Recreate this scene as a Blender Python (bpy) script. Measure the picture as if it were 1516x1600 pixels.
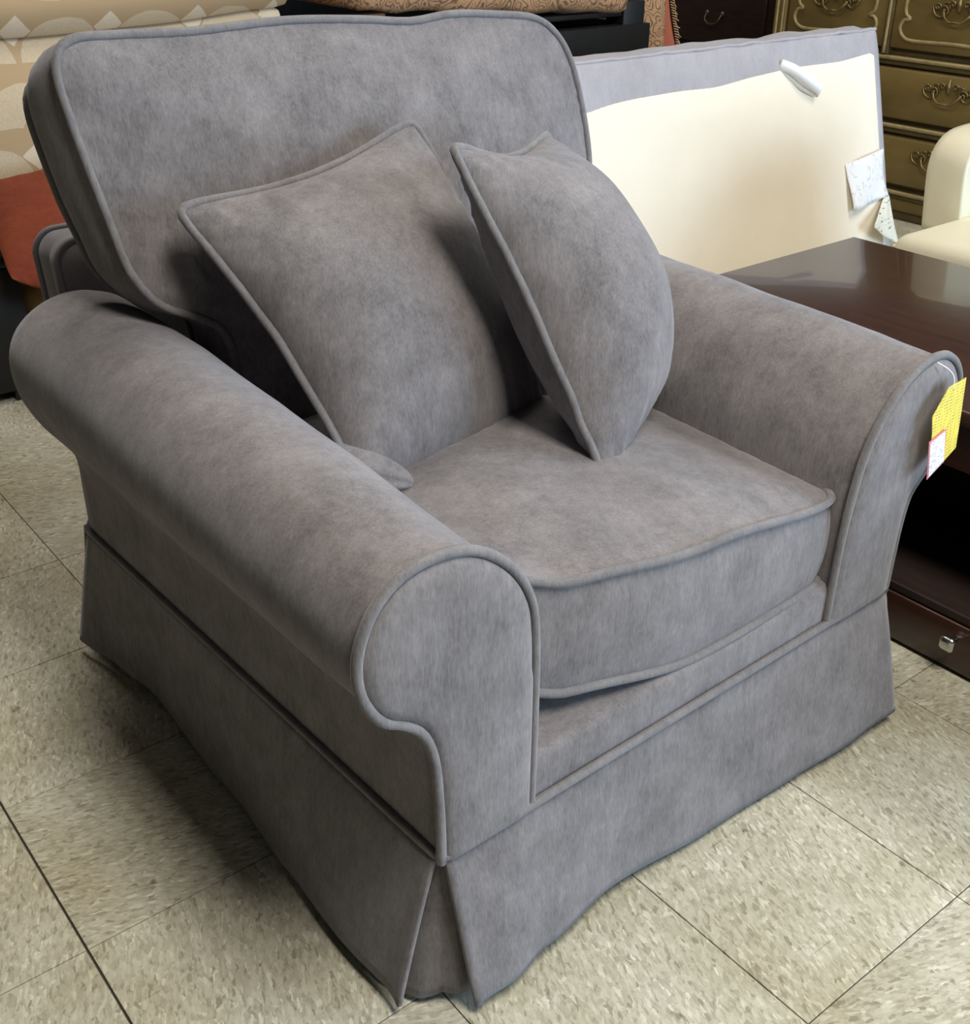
import bpy, bmesh, math, random
from mathutils import Vector, Matrix, noise

random.seed(7)
scene = bpy.context.scene
for o in list(bpy.data.objects):
    bpy.data.objects.remove(o, do_unlink=True)

# ------------------------------------------------------------------ camera
# world: x runs along the chair's width (to the right), y towards the back, z up
cam_d = bpy.data.cameras.new('camera')
cam = bpy.data.objects.new('camera', cam_d)
scene.collection.objects.link(cam)
scene.camera = cam
cam_d.sensor_fit = 'HORIZONTAL'
cam_d.sensor_width = 36.0
cam_d.lens = 36.0 * 1793.0 / 1516.0
cam_d.clip_start = 0.02
Xc = Vector((0.7840, 0.2985, -0.5437)).normalized()
Yc = Vector((-0.6200, 0.3850, -0.6830))
Yc = (Yc - Xc * Xc.dot(Yc)).normalized()
Zc = Xc.cross(Yc)
cam.matrix_world = Matrix(((Xc.x, Xc.y, Xc.z, 0.0), (Yc.x, Yc.y, Yc.z, 0.0), (Zc.x, Zc.y, Zc.z, 1.152), (0, 0, 0, 1)))

# ------------------------------------------------------------------ light
world = bpy.data.worlds.new('showroom')
scene.world = world
world.use_nodes = True
world.node_tree.nodes['Background'].inputs[0].default_value = (1.0, 0.97, 0.92, 1)
world.node_tree.nodes['Background'].inputs[1].default_value = 0.03


def area(name, loc, target, sx, sy, power, col):
    d = bpy.data.lights.new(name, 'AREA')
    d.shape = 'RECTANGLE'
    d.size, d.size_y, d.energy, d.color = sx, sy, power, col
    o = bpy.data.objects.new(name, d)
    scene.collection.objects.link(o)
    o.location = loc
    o.rotation_euler = (Vector(target) - Vector(loc)).to_track_quat('-Z', 'Y').to_euler()
    return o


# shop-window daylight from the front right, fluorescent troffers overhead
area('window_light', (3.7, -2.2, 1.15), (1.3, 0.9, 0.3), 3.0, 2.0, 175, (0.60, 0.79, 1.0))
for lx, ly, pw in ((0.72, -0.35, 66), (0.90, 2.3, 24), (3.4, 0.8, 40), (3.4, 3.6, 12)):
    o = area('troffer_light', (lx, ly, 2.75), (lx, ly, 0), 0.6, 1.2, pw, (1.0, 0.945, 0.84))
    o.rotation_euler = (0, 0, 0)

vs = scene.view_settings
vs.view_transform = 'Standard'
vs.look = 'None'
vs.gamma = 1.0
vs.use_curve_mapping = False
vs.exposure = 0.27


# ------------------------------------------------------------------ helpers
def empty(name, loc=(0, 0, 0), rz=0.0):
    o = bpy.data.objects.new(name, None)
    scene.collection.objects.link(o)
    o.location = loc
    o.rotation_euler = (0, 0, rz)
    o.empty_display_size = 0.1
    return o


def tag(o, label, cat, group=None):
    o['label'] = label
    o['category'] = cat
    if group:
        o['group'] = group
    return o


def mk(name, verts, faces, mat, parent=None, smooth=True, off=(0, 0, 0)):
    me = bpy.data.meshes.new(name)
    me.from_pydata([(v[0] - off[0], v[1] - off[1], v[2] - off[2]) for v in verts], [], faces)
    bm = bmesh.new()
    bm.from_mesh(me)
    bmesh.ops.remove_doubles(bm, verts=bm.verts, dist=1e-6)
    bmesh.ops.recalc_face_normals(bm, faces=bm.faces)
    bm.to_mesh(me)
    bm.free()
    me.materials.append(mat)
    if smooth:
        me.polygons.foreach_set('use_smooth', [True] * len(me.polygons))
    o = bpy.data.objects.new(name, me)
    scene.collection.objects.link(o)
    if parent:
        o.parent = parent
    return o


def bev(o, w, seg=2):
    m = o.modifiers.new('bevel', 'BEVEL')
    m.width, m.segments, m.limit_method = w, seg, 'ANGLE'
    m.harden_normals = False
    return o


def solid(o, t, offset=0.0):
    m = o.modifiers.new('thickness', 'SOLIDIFY')
    m.thickness, m.offset = t, offset
    return o


def boxv(x0, x1, y0, y1, z0, z1):
    v = [(x, y, z) for x in (x0, x1) for y in (y0, y1) for z in (z0, z1)]
    f = [(0, 1, 3, 2), (4, 6, 7, 5), (0, 4, 5, 1), (2, 3, 7, 6), (0, 2, 6, 4), (1, 5, 7, 3)]
    return v, f


def box(name, x0, x1, y0, y1, z0, z1, mat, parent=None, b=0.0, seg=2):
    v, f = boxv(x0, x1, y0, y1, z0, z1)
    o = mk(name, v, f, mat, parent, smooth=b > 0)
    if b > 0:
        bev(o, b, seg)
    return o


def spline(pts, n, closed=False):
    """Catmull-Rom through pts, n samples per segment."""
    P = [Vector(p) for p in pts]
    out = []
    m = len(P)
    segs = m if closed else m - 1
    for i in range(segs):
        if closed:
            a, b, c, d = P[(i - 1) % m], P[i], P[(i + 1) % m], P[(i + 2) % m]
        else:
            b, c = P[i], P[i + 1]
            a = P[i - 1] if i > 0 else b * 2 - c
            d = P[i + 2] if i + 2 < m else c * 2 - b
        for k in range(n):
            t = k / n
            out.append(0.5 * ((2 * b) + (c - a) * t + (2 * a - 5 * b + 4 * c - d) * t * t + (3 * b - a - 3 * c + d) * t ** 3))
    if not closed:
        out.append(P[-1])
    return out


def resample(pts, n, closed=False):
    P = list(pts) + ([pts[0]] if closed else [])
    L = [0.0]
    for a, b in zip(P, P[1:]):
        L.append(L[-1] + (b - a).length)
    out = []
    cnt = n if closed else n - 1
    j = 0
    for i in range(n):
        s = L[-1] * i / cnt
        while j < len(L) - 2 and L[j + 1] < s:
            j += 1
        d = L[j + 1] - L[j]
        t = (s - L[j]) / d if d > 1e-9 else 0
        out.append(P[j].lerp(P[j + 1], min(1, t)))
    return out


def tube_vf(path, r, closed=False, seg=8, base=0):
    P = [Vector(p) for p in path]
    n = len(P)
    rad = r if callable(r) else (lambda t: r)
    verts, faces = [], []
    ref = None
    for i in range(n):
        if closed:
            t = P[(i + 1) % n] - P[i - 1]
        else:
            t = P[min(i + 1, n - 1)] - P[max(i - 1, 0)]
        t = t.normalized() if t.length > 1e-9 else Vector((0, 0, 1))
        if ref is None:
            ref = t.orthogonal().normalized()
        ref = (ref - t * ref.dot(t))
        ref = ref.normalized() if ref.length > 1e-6 else t.orthogonal().normalized()
        bn = t.cross(ref)
        rr = rad(i / max(1, n - 1))
        for k in range(seg):
            a = 2 * math.pi * k / seg
            verts.append(P[i] + (ref * math.cos(a) + bn * math.sin(a)) * rr)
    m = n if closed else n - 1
    for i in range(m):
        j = (i + 1) % n
        # closed loops: find best rotational match to avoid a twist
        sh = 0
        if closed and j == 0:
            best = 1e9
            for s in range(seg):
                d = (verts[i * seg] - verts[s]).length
                if d < best:
                    best, sh = d, s
        for k in range(seg):
            k2 = (k + 1) % seg
            faces.append((base + i * seg + k, base + i * seg + k2, base + j * seg + (k2 + sh) % seg, base + j * seg + (k + sh) % seg))
    if not closed:
        faces.append(tuple(base + k for k in range(seg))[::-1])
        faces.append(tuple(base + (n - 1) * seg + k for k in range(seg)))
    return verts, faces


def tube(name, path, r, mat, parent=None, closed=False, seg=8):
    v, f = tube_vf(path, r, closed, seg)
    return mk(name, v, f, mat, parent)


def multi(name, pieces, mat, parent=None, smooth=True):
    V, F = [], []
    for v, f in pieces:
        b = len(V)
        V += list(v)
        F += [tuple(i + b for i in q) for q in f]
    return mk(name, V, F, mat, parent, smooth)


def nz(p, s, amp, seed=0.0):
    return amp * noise.noise(Vector((p[0] * s + seed, p[1] * s + seed * 1.7, p[2] * s - seed)))


def interp(tab, x):
    if x <= tab[0][0]:
        return tab[0][1]
    for (a, b), (c, d) in zip(tab, tab[1:]):
        if x <= c:
            t = (x - a) / (c - a)
            t = t * t * (3 - 2 * t)
            return b + (d - b) * t
    return tab[-1][1]


# ------------------------------------------------------------------ materials
def newmat(name):
    m = bpy.data.materials.new(name)
    m.use_nodes = True
    nt = m.node_tree
    return m, nt, nt.nodes, nt.links, nt.nodes['Principled BSDF']


def N(nodes, typ, **kw):
    n = nodes.new(typ)
    for k, v in kw.items():
        if k.startswith('i_'):
            n.inputs[k[2:].replace('_', ' ')].default_value = v
        else:
            setattr(n, k, v)
    return n


def ramp(nodes, stops, interp_='LINEAR'):
    r = nodes.new('ShaderNodeValToRGB')
    r.color_ramp.interpolation = interp_
    e = r.color_ramp.elements
    while len(e) > 1:
        e.remove(e[-1])
    e[0].position, e[0].color = stops[0][0], (*stops[0][1], 1)
    for p, c in stops[1:]:
        x = e.new(p)
        x.color = (*c, 1)
    return r


def fabric(name, c0, c1, mottle=14.0, rough=0.92, sheen=0.35, bump=0.25, thread=420.0, tint=(0.6, 0.62, 0.7)):
    m, nt, n, l, b = newmat(name)
    tc = N(n, 'ShaderNodeTexCoord')
    no = N(n, 'ShaderNodeTexNoise', i_Scale=mottle, i_Detail=5.0, i_Roughness=0.68)
    l.new(tc.outputs['Object'], no.inputs['Vector'])
    mp = N(n, 'ShaderNodeMapping')
    mp.inputs['Scale'].default_value = (1, 1, 0.22)
    l.new(tc.outputs['Object'], mp.inputs['Vector'])
    th = N(n, 'ShaderNodeTexNoise', i_Scale=thread, i_Detail=2.0)
    l.new(mp.outputs[0], th.inputs['Vector'])
    md = N(n, 'ShaderNodeTexNoise', i_Scale=mottle * 7, i_Detail=4.0, i_Roughness=0.7)
    l.new(mp.outputs[0], md.inputs['Vector'])
    a1 = N(n, 'ShaderNodeMath', operation='MULTIPLY_ADD')
    a1.inputs[1].default_value = 0.55
    l.new(th.outputs[0], a1.inputs[0])
    l.new(no.outputs[0], a1.inputs[2])
    a2 = N(n, 'ShaderNodeMath', operation='MULTIPLY_ADD')
    a2.inputs[1].default_value = 0.6
    l.new(md.outputs[0], a2.inputs[0])
    l.new(a1.outputs[0], a2.inputs[2])
    hv = N(n, 'ShaderNodeMath', operation='MULTIPLY')
    hv.inputs[1].default_value = 0.5
    l.new(a2.outputs[0], hv.inputs[0])
    r = ramp(n, ((0.38, c0), (0.70, c1)))
    l.new(hv.outputs[0], r.inputs[0])
    l.new(r.outputs[0], b.inputs['Base Color'])
    b.inputs['Roughness'].default_value = rough
    b.inputs['Sheen Weight'].default_value = sheen
    b.inputs['Sheen Roughness'].default_value = 0.5
    b.inputs['Sheen Tint'].default_value = (*tint, 1)
    b.inputs['Specular IOR Level'].default_value = 0.15
    bp = N(n, 'ShaderNodeBump', i_Strength=bump, i_Distance=0.002)
    l.new(a2.outputs[0], bp.inputs['Height'])
    l.new(bp.outputs[0], b.inputs['Normal'])
    return m


def plain(name, col, rough=0.6, var=0.12, scale=12.0, spec=0.3, bump=0.0, coat=0.0, metal=0.0, stretch=(1, 1, 1)):
    m, nt, n, l, b = newmat(name)
    tc = N(n, 'ShaderNodeTexCoord')
    mp = N(n, 'ShaderNodeMapping')
    mp.inputs['Scale'].default_value = stretch
    l.new(tc.outputs['Object'], mp.inputs['Vector'])
    no = N(n, 'ShaderNodeTexNoise', i_Scale=scale, i_Detail=6.0, i_Roughness=0.6)
    l.new(mp.outputs[0], no.inputs['Vector'])
    lo = tuple(c * (1 - var) for c in col)
    hi = tuple(min(1, c * (1 + var)) for c in col)
    r = ramp(n, ((0.3, lo), (0.7, hi)))
    l.new(no.outputs[0], r.inputs[0])
    l.new(r.outputs[0], b.inputs['Base Color'])
    b.inputs['Roughness'].default_value = rough
    b.inputs['Specular IOR Level'].default_value = spec
    b.inputs['Coat Weight'].default_value = coat
    b.inputs['Metallic'].default_value = metal
    if bump:
        bp = N(n, 'ShaderNodeBump', i_Strength=bump, i_Distance=0.003)
        l.new(no.outputs[0], bp.inputs['Height'])
        l.new(bp.outputs[0], b.inputs['Normal'])
    return m


def tile_mat():
    m, nt, n, l, b = newmat('vinyl_composition_tile')
    geo = N(n, 'ShaderNodeNewGeometry')
    oi = N(n, 'ShaderNodeObjectInfo')
    # every second tile is laid with its chips running the other way
    rot = N(n, 'ShaderNodeMath', operation='GREATER_THAN')
    rot.inputs[1].default_value = 0.5
    l.new(oi.outputs['Random'], rot.inputs[0])
    ang = N(n, 'ShaderNodeMath', operation='MULTIPLY_ADD')
    ang.inputs[1].default_value = math.pi / 2
    ang.inputs[2].default_value = 0.35
    l.new(rot.outputs[0], ang.inputs[0])
    vr = N(n, 'ShaderNodeVectorRotate', rotation_type='Z_AXIS')
    l.new(geo.outputs['Position'], vr.inputs['Vector'])
    l.new(ang.outputs[0], vr.inputs['Angle'])
    mp = N(n, 'ShaderNodeMapping')
    mp.inputs['Scale'].default_value = (1.0, 2.4, 1.0)
    l.new(vr.outputs[0], mp.inputs['Vector'])
    wp = N(n, 'ShaderNodeTexNoise', i_Scale=40.0, i_Detail=3.0)
    l.new(mp.outputs[0], wp.inputs['Vector'])
    mx = N(n, 'ShaderNodeVectorMath', operation='MULTIPLY_ADD')
    mx.inputs[1].default_value = (0.03, 0.03, 0.03)
    l.new(wp.outputs['Color'], mx.inputs[0])
    l.new(mp.outputs[0], mx.inputs[2])
    vo = N(n, 'ShaderNodeTexVoronoi', i_Scale=105.0)
    l.new(mx.outputs[0], vo.inputs['Vector'])
    sp = N(n, 'ShaderNodeSeparateColor')
    l.new(vo.outputs['Color'], sp.inputs[0])
    chips = ramp(n, ((0.0, (0.32, 0.295, 0.225)), (0.10, (0.43, 0.41, 0.325)), (0.5, (0.51, 0.492, 0.40)), (0.88, (0.565, 0.55, 0.455)), (1.0, (0.69, 0.675, 0.58))))
    l.new(sp.outputs[0], chips.inputs[0])
    fine = N(n, 'ShaderNodeTexNoise', i_Scale=70.0, i_Detail=6.0, i_Roughness=0.72)
    l.new(mp.outputs[0], fine.inputs['Vector'])
    fr = ramp(n, ((0.30, (0.42, 0.38, 0.30)), (0.43, (0.87, 0.86, 0.83)), (0.60, (1.0, 1.0, 1.0)), (0.72, (1.16, 1.15, 1.12))))
    l.new(fine.outputs[0], fr.inputs[0])
    m1 = N(n, 'ShaderNodeMix', data_type='RGBA', blend_type='MULTIPLY')
    m1.inputs['Factor'].default_value = 0.9
    l.new(chips.outputs[0], m1.inputs[6])
    l.new(fr.outputs[0], m1.inputs[7])
    # dirt, worn patches and dark specks
    dirt = N(n, 'ShaderNodeTexNoise', i_Scale=3.2, i_Detail=6.0, i_Roughness=0.7)
    l.new(geo.outputs['Position'], dirt.inputs['Vector'])
    dr = ramp(n, ((0.30, (0.72, 0.67, 0.57)), (0.58, (1.0, 1.0, 1.0))))
    l.new(dirt.outputs[0], dr.inputs[0])
    m2 = N(n, 'ShaderNodeMix', data_type='RGBA', blend_type='MULTIPLY')
    m2.inputs['Factor'].default_value = 1.0
    l.new(m1.outputs[2], m2.inputs[6])
    l.new(dr.outputs[0], m2.inputs[7])
    sk = N(n, 'ShaderNodeTexNoise', i_Scale=34.0, i_Detail=2.0)
    l.new(geo.outputs['Position'], sk.inputs['Vector'])
    skr = ramp(n, ((0.70, (1, 1, 1)), (0.76, (0.42, 0.38, 0.32))))
    l.new(sk.outputs[0], skr.inputs[0])
    m3 = N(n, 'ShaderNodeMix', data_type='RGBA', blend_type='MULTIPLY')
    m3.inputs['Factor'].default_value = 0.8
    l.new(m2.outputs[2], m3.inputs[6])
    l.new(skr.outputs[0], m3.inputs[7])
    # scuff strokes: thin stretched noise
    sm = N(n, 'ShaderNodeMapping')
    sm.inputs['Rotation'].default_value = (0, 0, 1.0)
    sm.inputs['Scale'].default_value = (1.2, 22.0, 1.0)
    l.new(geo.outputs['Position'], sm.inputs['Vector'])
    sn = N(n, 'ShaderNodeTexNoise', i_Scale=5.0, i_Detail=2.0)
    l.new(sm.outputs[0], sn.inputs['Vector'])
    sr = ramp(n, ((0.72, (1, 1, 1)), (0.745, (0.55, 0.5, 0.42))))
    l.new(sn.outputs[0], sr.inputs[0])
    m4 = N(n, 'ShaderNodeMix', data_type='RGBA', blend_type='MULTIPLY')
    m4.inputs['Factor'].default_value = 0.55
    l.new(m3.outputs[2], m4.inputs[6])
    l.new(sr.outputs[0], m4.inputs[7])
    val = N(n, 'ShaderNodeMath', operation='MULTIPLY_ADD')
    val.inputs[1].default_value = 0.10
    val.inputs[2].default_value = 0.95
    l.new(oi.outputs['Random'], val.inputs[0])
    hs = N(n, 'ShaderNodeHueSaturation')
    l.new(val.outputs[0], hs.inputs['Value'])
    l.new(m4.outputs[2], hs.inputs['Color'])
    l.new(hs.outputs[0], b.inputs['Base Color'])
    rr = N(n, 'ShaderNodeMath', operation='MULTIPLY_ADD')
    rr.inputs[1].default_value = -0.25
    rr.inputs[2].default_value = 0.62
    l.new(dirt.outputs[0], rr.inputs[0])
    l.new(rr.outputs[0], b.inputs['Roughness'])
    b.inputs['Specular IOR Level'].default_value = 0.35
    bp = N(n, 'ShaderNodeBump', i_Strength=0.12, i_Distance=0.001)
    l.new(fine.outputs[0], bp.inputs['Height'])
    l.new(bp.outputs[0], b.inputs['Normal'])
    return m


def brocade_mat():
    """beige upholstery with woven diamonds and fans"""
    m, nt, n, l, b = newmat('beige_fan_brocade')
    tc = N(n, 'ShaderNodeTexCoord')
    wob = N(n, 'ShaderNodeTexNoise', i_Scale=7.0, i_Detail=2.0)
    l.new(tc.outputs['Object'], wob.inputs['Vector'])
    wv = N(n, 'ShaderNodeVectorMath', operation='MULTIPLY_ADD')
    wv.inputs[1].default_value = (0.03, 0.03, 0.03)
    l.new(wob.outputs['Color'], wv.inputs[0])
    l.new(tc.outputs['Object'], wv.inputs[2])
    sep = N(n, 'ShaderNodeSeparateXYZ')
    l.new(wv.outputs[0], sep.inputs[0])

    def M(op, a, bb=None, cc=None):
        q = N(n, 'ShaderNodeMath', operation=op)
        for i, v in enumerate((a, bb, cc)):
            if v is None:
                continue
            if isinstance(v, (int, float)):
                q.inputs[i].default_value = v
            else:
                l.new(v, q.inputs[i])
        return q.outputs[0]
    per = 0.24
    # row parity shifts alternate rows by half a repeat
    row = M('FLOOR', M('DIVIDE', sep.outputs['Z'], per * 0.62))
    par = M('MULTIPLY', M('MODULO', M('ABSOLUTE', row), 2.0), 0.5)
    fx = M('SUBTRACT', M('FRACT', M('ADD', M('DIVIDE', sep.outputs['X'], per), par)), 0.5)
    fz = M('SUBTRACT', M('FRACT', M('DIVIDE', sep.outputs['Z'], per * 0.62)), 0.5)
    ax, az = M('ABSOLUTE', fx), M('ABSOLUTE', M('MULTIPLY', fz, 0.62))
    dia = M('LESS_THAN', M('ADD', M('MULTIPLY', ax, 0.95), az), 0.15)
    ex = M('SUBTRACT', 0.5, ax)
    rad = M('SQRT', M('ADD', M('POWER', ex, 2.0), M('POWER', M('ADD', M('MULTIPLY', fz, 0.62), 0.34), 2.0)))
    fan = M('MULTIPLY', M('GREATER_THAN', rad, 0.12), M('LESS_THAN', rad, 0.47))
    pat = M('MAXIMUM', dia, M('MULTIPLY', fan, 0.6))
    fz2 = N(n, 'ShaderNodeTexNoise', i_Scale=160.0, i_Detail=3.0)
    l.new(tc.outputs['Object'], fz2.inputs['Vector'])
    pat2 = M('ADD', pat, M('MULTIPLY', M('SUBTRACT', fz2.outputs[0], 0.5), 0.55))
    r = ramp(n, ((0.1, (0.47, 0.33, 0.19)), (0.55, (0.58, 0.46, 0.31)), (1.0, (0.70, 0.58, 0.43))))
    l.new(pat2, r.inputs[0])
    l.new(r.outputs[0], b.inputs['Base Color'])
    b.inputs['Roughness'].default_value = 0.9
    b.inputs['Specular IOR Level'].default_value = 0.15
    bp = N(n, 'ShaderNodeBump', i_Strength=0.35, i_Distance=0.002)
    l.new(pat2, bp.inputs['Height'])
    l.new(bp.outputs[0], b.inputs['Normal'])
    return m


def paisley_mat():
    m, nt, n, l, b = newmat('paisley_tapestry')
    tc = N(n, 'ShaderNodeTexCoord')
    w = N(n, 'ShaderNodeTexNoise', i_Scale=9.0, i_Detail=2.0)
    l.new(tc.outputs['Object'], w.inputs['Vector'])
    mx = N(n, 'ShaderNodeVectorMath', operation='MULTIPLY_ADD')
    mx.inputs[1].default_value = (0.12, 0.12, 0.12)
    l.new(w.outputs['Color'], mx.inputs[0])
    l.new(tc.outputs['Object'], mx.inputs[2])
    v = N(n, 'ShaderNodeTexVoronoi', i_Scale=24.0, feature='F1')
    l.new(mx.outputs[0], v.inputs['Vector'])
    wv = N(n, 'ShaderNodeMath', operation='SINE')
    k = N(n, 'ShaderNodeMath', operation='MULTIPLY')
    k.inputs[1].default_value = 26.0
    l.new(v.outputs['Distance'], k.inputs[0])
    l.new(k.outputs[0], wv.inputs[0])
    hf = N(n, 'ShaderNodeMath', operation='MULTIPLY_ADD')
    hf.inputs[1].default_value = 0.5
    hf.inputs[2].default_value = 0.5
    l.new(wv.outputs[0], hf.inputs[0])
    r = ramp(n, ((0.0, (0.19, 0.10, 0.06)), (0.25, (0.33, 0.19, 0.10)), (0.5, (0.44, 0.28, 0.15)), (0.85, (0.52, 0.35, 0.20)), (1.0, (0.50, 0.20, 0.10))))
    l.new(hf.outputs[0], r.inputs[0])
    l.new(r.outputs[0], b.inputs['Base Color'])
    b.inputs['Roughness'].default_value = 0.95
    b.inputs['Specular IOR Level'].default_value = 0.1
    return m


def print_mat(name, base, ink, sx, sz, th=0.5, lines=60.0):
    """paper or cloth label with rows of illegible small print"""
    m, nt, n, l, b = newmat(name)
    tc = N(n, 'ShaderNodeTexCoord')
    sp = N(n, 'ShaderNodeSeparateXYZ')
    l.new(tc.outputs['Generated'], sp.inputs[0])
    st = N(n, 'ShaderNodeMath', operation='MULTIPLY')
    st.inputs[1].default_value = lines
    l.new(sp.outputs['Z'], st.inputs[0])
    fr = N(n, 'ShaderNodeMath', operation='FRACT')
    l.new(st.outputs[0], fr.inputs[0])
    gt = N(n, 'ShaderNodeMath', operation='GREATER_THAN')
    gt.inputs[1].default_value = 0.52
    l.new(fr.outputs[0], gt.inputs[0])
    mp = N(n, 'ShaderNodeMapping')
    mp.inputs['Scale'].default_value = (sx, 1, sz)
    l.new(tc.outputs['Generated'], mp.inputs['Vector'])
    no = N(n, 'ShaderNodeTexNoise', i_Scale=1.0, i_Detail=3.0)
    l.new(mp.outputs[0], no.inputs['Vector'])
    g2 = N(n, 'ShaderNodeMath', operation='GREATER_THAN')
    g2.inputs[1].default_value = th
    l.new(no.outputs[0], g2.inputs[0])
    mu = N(n, 'ShaderNodeMath', operation='MULTIPLY')
    l.new(gt.outputs[0], mu.inputs[0])
    l.new(g2.outputs[0], mu.inputs[1])
    mx = N(n, 'ShaderNodeMix', data_type='RGBA')
    l.new(mu.outputs[0], mx.inputs[0])
    mx.inputs[6].default_value = (*base, 1)
    mx.inputs[7].default_value = (*ink, 1)
    l.new(mx.outputs[2], b.inputs['Base Color'])
    b.inputs['Roughness'].default_value = 0.6
    return m


GREY = fabric('grey_chenille', (0.112, 0.102, 0.104), (0.252, 0.233, 0.237))
GREYP = fabric('grey_chenille_piping', (0.125, 0.117, 0.119), (0.225, 0.214, 0.217), mottle=20, bump=0.35)
LILAC = fabric('lilac_grey_cotton', (0.33, 0.31, 0.33), (0.44, 0.415, 0.44), mottle=6, bump=0.12)
LILACD = fabric('lilac_grey_mid', (0.24, 0.225, 0.24), (0.33, 0.31, 0.325), mottle=6, bump=0.12)
CREAM = plain('cream_lining', (0.83, 0.755, 0.63), rough=0.85, var=0.03, scale=5, bump=0.1, spec=0.15)
TILE = tile_mat()
GROUT = plain('dark_joint', (0.06, 0.052, 0.038), rough=0.9)
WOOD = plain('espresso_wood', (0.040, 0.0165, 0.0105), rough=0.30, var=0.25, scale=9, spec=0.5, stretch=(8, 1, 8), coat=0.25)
WOODD = plain('espresso_wood_shaded', (0.02, 0.012, 0.010), rough=0.5, var=0.2, scale=9, stretch=(8, 1, 8))
STEEL = plain('brushed_nickel', (0.62, 0.62, 0.60), rough=0.28, var=0.03, metal=1.0, spec=0.5)
OLIVE = plain('olive_gold_lacquer', (0.19, 0.135, 0.045), rough=0.45, var=0.28, scale=4, spec=0.4, stretch=(1, 0.6, 1.6))
OLIVED = plain('olive_gold_antiqued', (0.115, 0.085, 0.035), rough=0.5, var=0.3, scale=14)
OLIVEL = plain('worn_gold_edge', (0.33, 0.26, 0.12), rough=0.45, var=0.25, scale=30, spec=0.45)
BRASS = plain('antique_brass', (0.24, 0.18, 0.08), rough=0.42, var=0.35, scale=60, metal=0.75, spec=0.5)
BRASSD = plain('dark_brass', (0.09, 0.07, 0.045), rough=0.45, var=0.3, scale=60, metal=0.7, spec=0.5)
MAHOG = plain('dark_mahogany', (0.024, 0.013, 0.010), rough=0.35, var=0.3, scale=10, stretch=(1, 1, 7))
BLACK = plain('black_paint', (0.011, 0.011, 0.011), rough=0.5, var=0.2, scale=20)
BROWN = plain('brown_wood', (0.10, 0.055, 0.035), rough=0.5, var=0.25, scale=16)
BROC = brocade_mat()
PAIS = paisley_mat()
RED = fabric('rust_velvet', (0.125, 0.026, 0.013), (0.20, 0.045, 0.022), mottle=12, sheen=0.15, tint=(0.9, 0.35, 0.2))
CORAL = fabric('coral_velvet', (0.40, 0.105, 0.055), (0.52, 0.16, 0.09), mottle=12, sheen=0.15, tint=(0.9, 0.4, 0.3))
GOLD = plain('gold_fringe', (0.42, 0.27, 0.14), rough=0.9, var=0.35, scale=120)
CREAML = plain('cream_leather', (0.66, 0.62, 0.47), rough=0.5, var=0.04, scale=4, spec=0.35)
WHITE = plain('white_cloth', (0.86, 0.86, 0.87), rough=0.8, var=0.03)
WALL = plain('painted_wall', (0.30, 0.28, 0.25), rough=0.9, var=0.05)
YELLOW = print_mat('yellow_tag_card', (0.84, 0.66, 0.09), (0.50, 0.39, 0.07), 34, 5, 0.50, 26)
WHITEP = print_mat('white_price_label', (0.86, 0.84, 0.88), (0.42, 0.40, 0.46), 14, 10, 0.54, 18)
PINK = plain('pink_label_edge', (0.70, 0.22, 0.28), rough=0.6)
LAW = print_mat('white_law_label', (0.84, 0.84, 0.86), (0.48, 0.48, 0.50), 20, 8, 0.60, 30)
BARC = print_mat('cream_barcode_label', (0.70, 0.68, 0.58), (0.10, 0.10, 0.09), 9, 30, 0.60, 12)

# ------------------------------------------------------------------ setting: floor and walls
T = 0.3048
TX, TY = 0.2215, 0.4430            # where tile joints cross
floor_o = mk('floor', *boxv(-4, 7, -4, 8, -0.02, -0.0035), GROUT, smooth=False)
floor_o['kind'] = 'structure'
g = 0.0007


def tile_mesh(name, jx0, jx1):
    a = bmesh.new()
    v, f = boxv(jx0, T - jx1, g, T - g, -0.003, 0.0)
    vs_ = [a.verts.new(p) for p in v]
    for q in f:
        a.faces.new([vs_[i] for i in q])
    bmesh.ops.recalc_face_normals(a, faces=a.faces)
    top = [e for e in a.edges if all(abs(x.co.z) < 1e-6 for x in e.verts)]
    bmesh.ops.bevel(a, geom=top, offset=0.0005, segments=1, affect='EDGES')
    me = bpy.data.meshes.new(name)
    a.to_mesh(me)
    a.free()
    me.materials.append(TILE)
    return me


tm = tile_mesh('tile', g, g)
tm_wide_l = tile_mesh('tile', 0.0015, g)
tm_wide_r = tile_mesh('tile', g, 0.0015)
IX, IY = range(-3, 13), range(-2, 13)
for ix in IX:
    for iy in IY:
        me = tm_wide_l if ix == 0 else tm_wide_r if ix == -1 else tm
        o = bpy.data.objects.new('tile', me)
        scene.collection.objects.link(o)
        o.parent = floor_o
        o.location = (TX + ix * T, TY + iy * T, 0)
V, F = [], []
for ix in range(-13, 22):
    for iy in range(-14, 24):
        if ix in IX and iy in IY:
            continue
        x, y = TX + ix * T, TY + iy * T
        if x < -4 or x > 6.6 or y < -4 or y > 7.6:
            continue
        b = len(V)
        v, f = boxv(x + g, x + T - g, y + g, y + T - g, -0.003, 0)
        V += v
        F += [tuple(i + b for i in q) for q in f]
ft = mk('outer_tiles', V, F, TILE, floor_o, smooth=False)
ft['kind'] = 'stuff'
w = box('wall_back', -4, 6.6, 6.6, 6.75, 0, 2.9, WALL)
w['kind'] = 'structure'
w = box('wall_right', 6.6, 6.75, -4, 6.75, 0, 2.9, WALL)
w['kind'] = 'structure'

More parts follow.
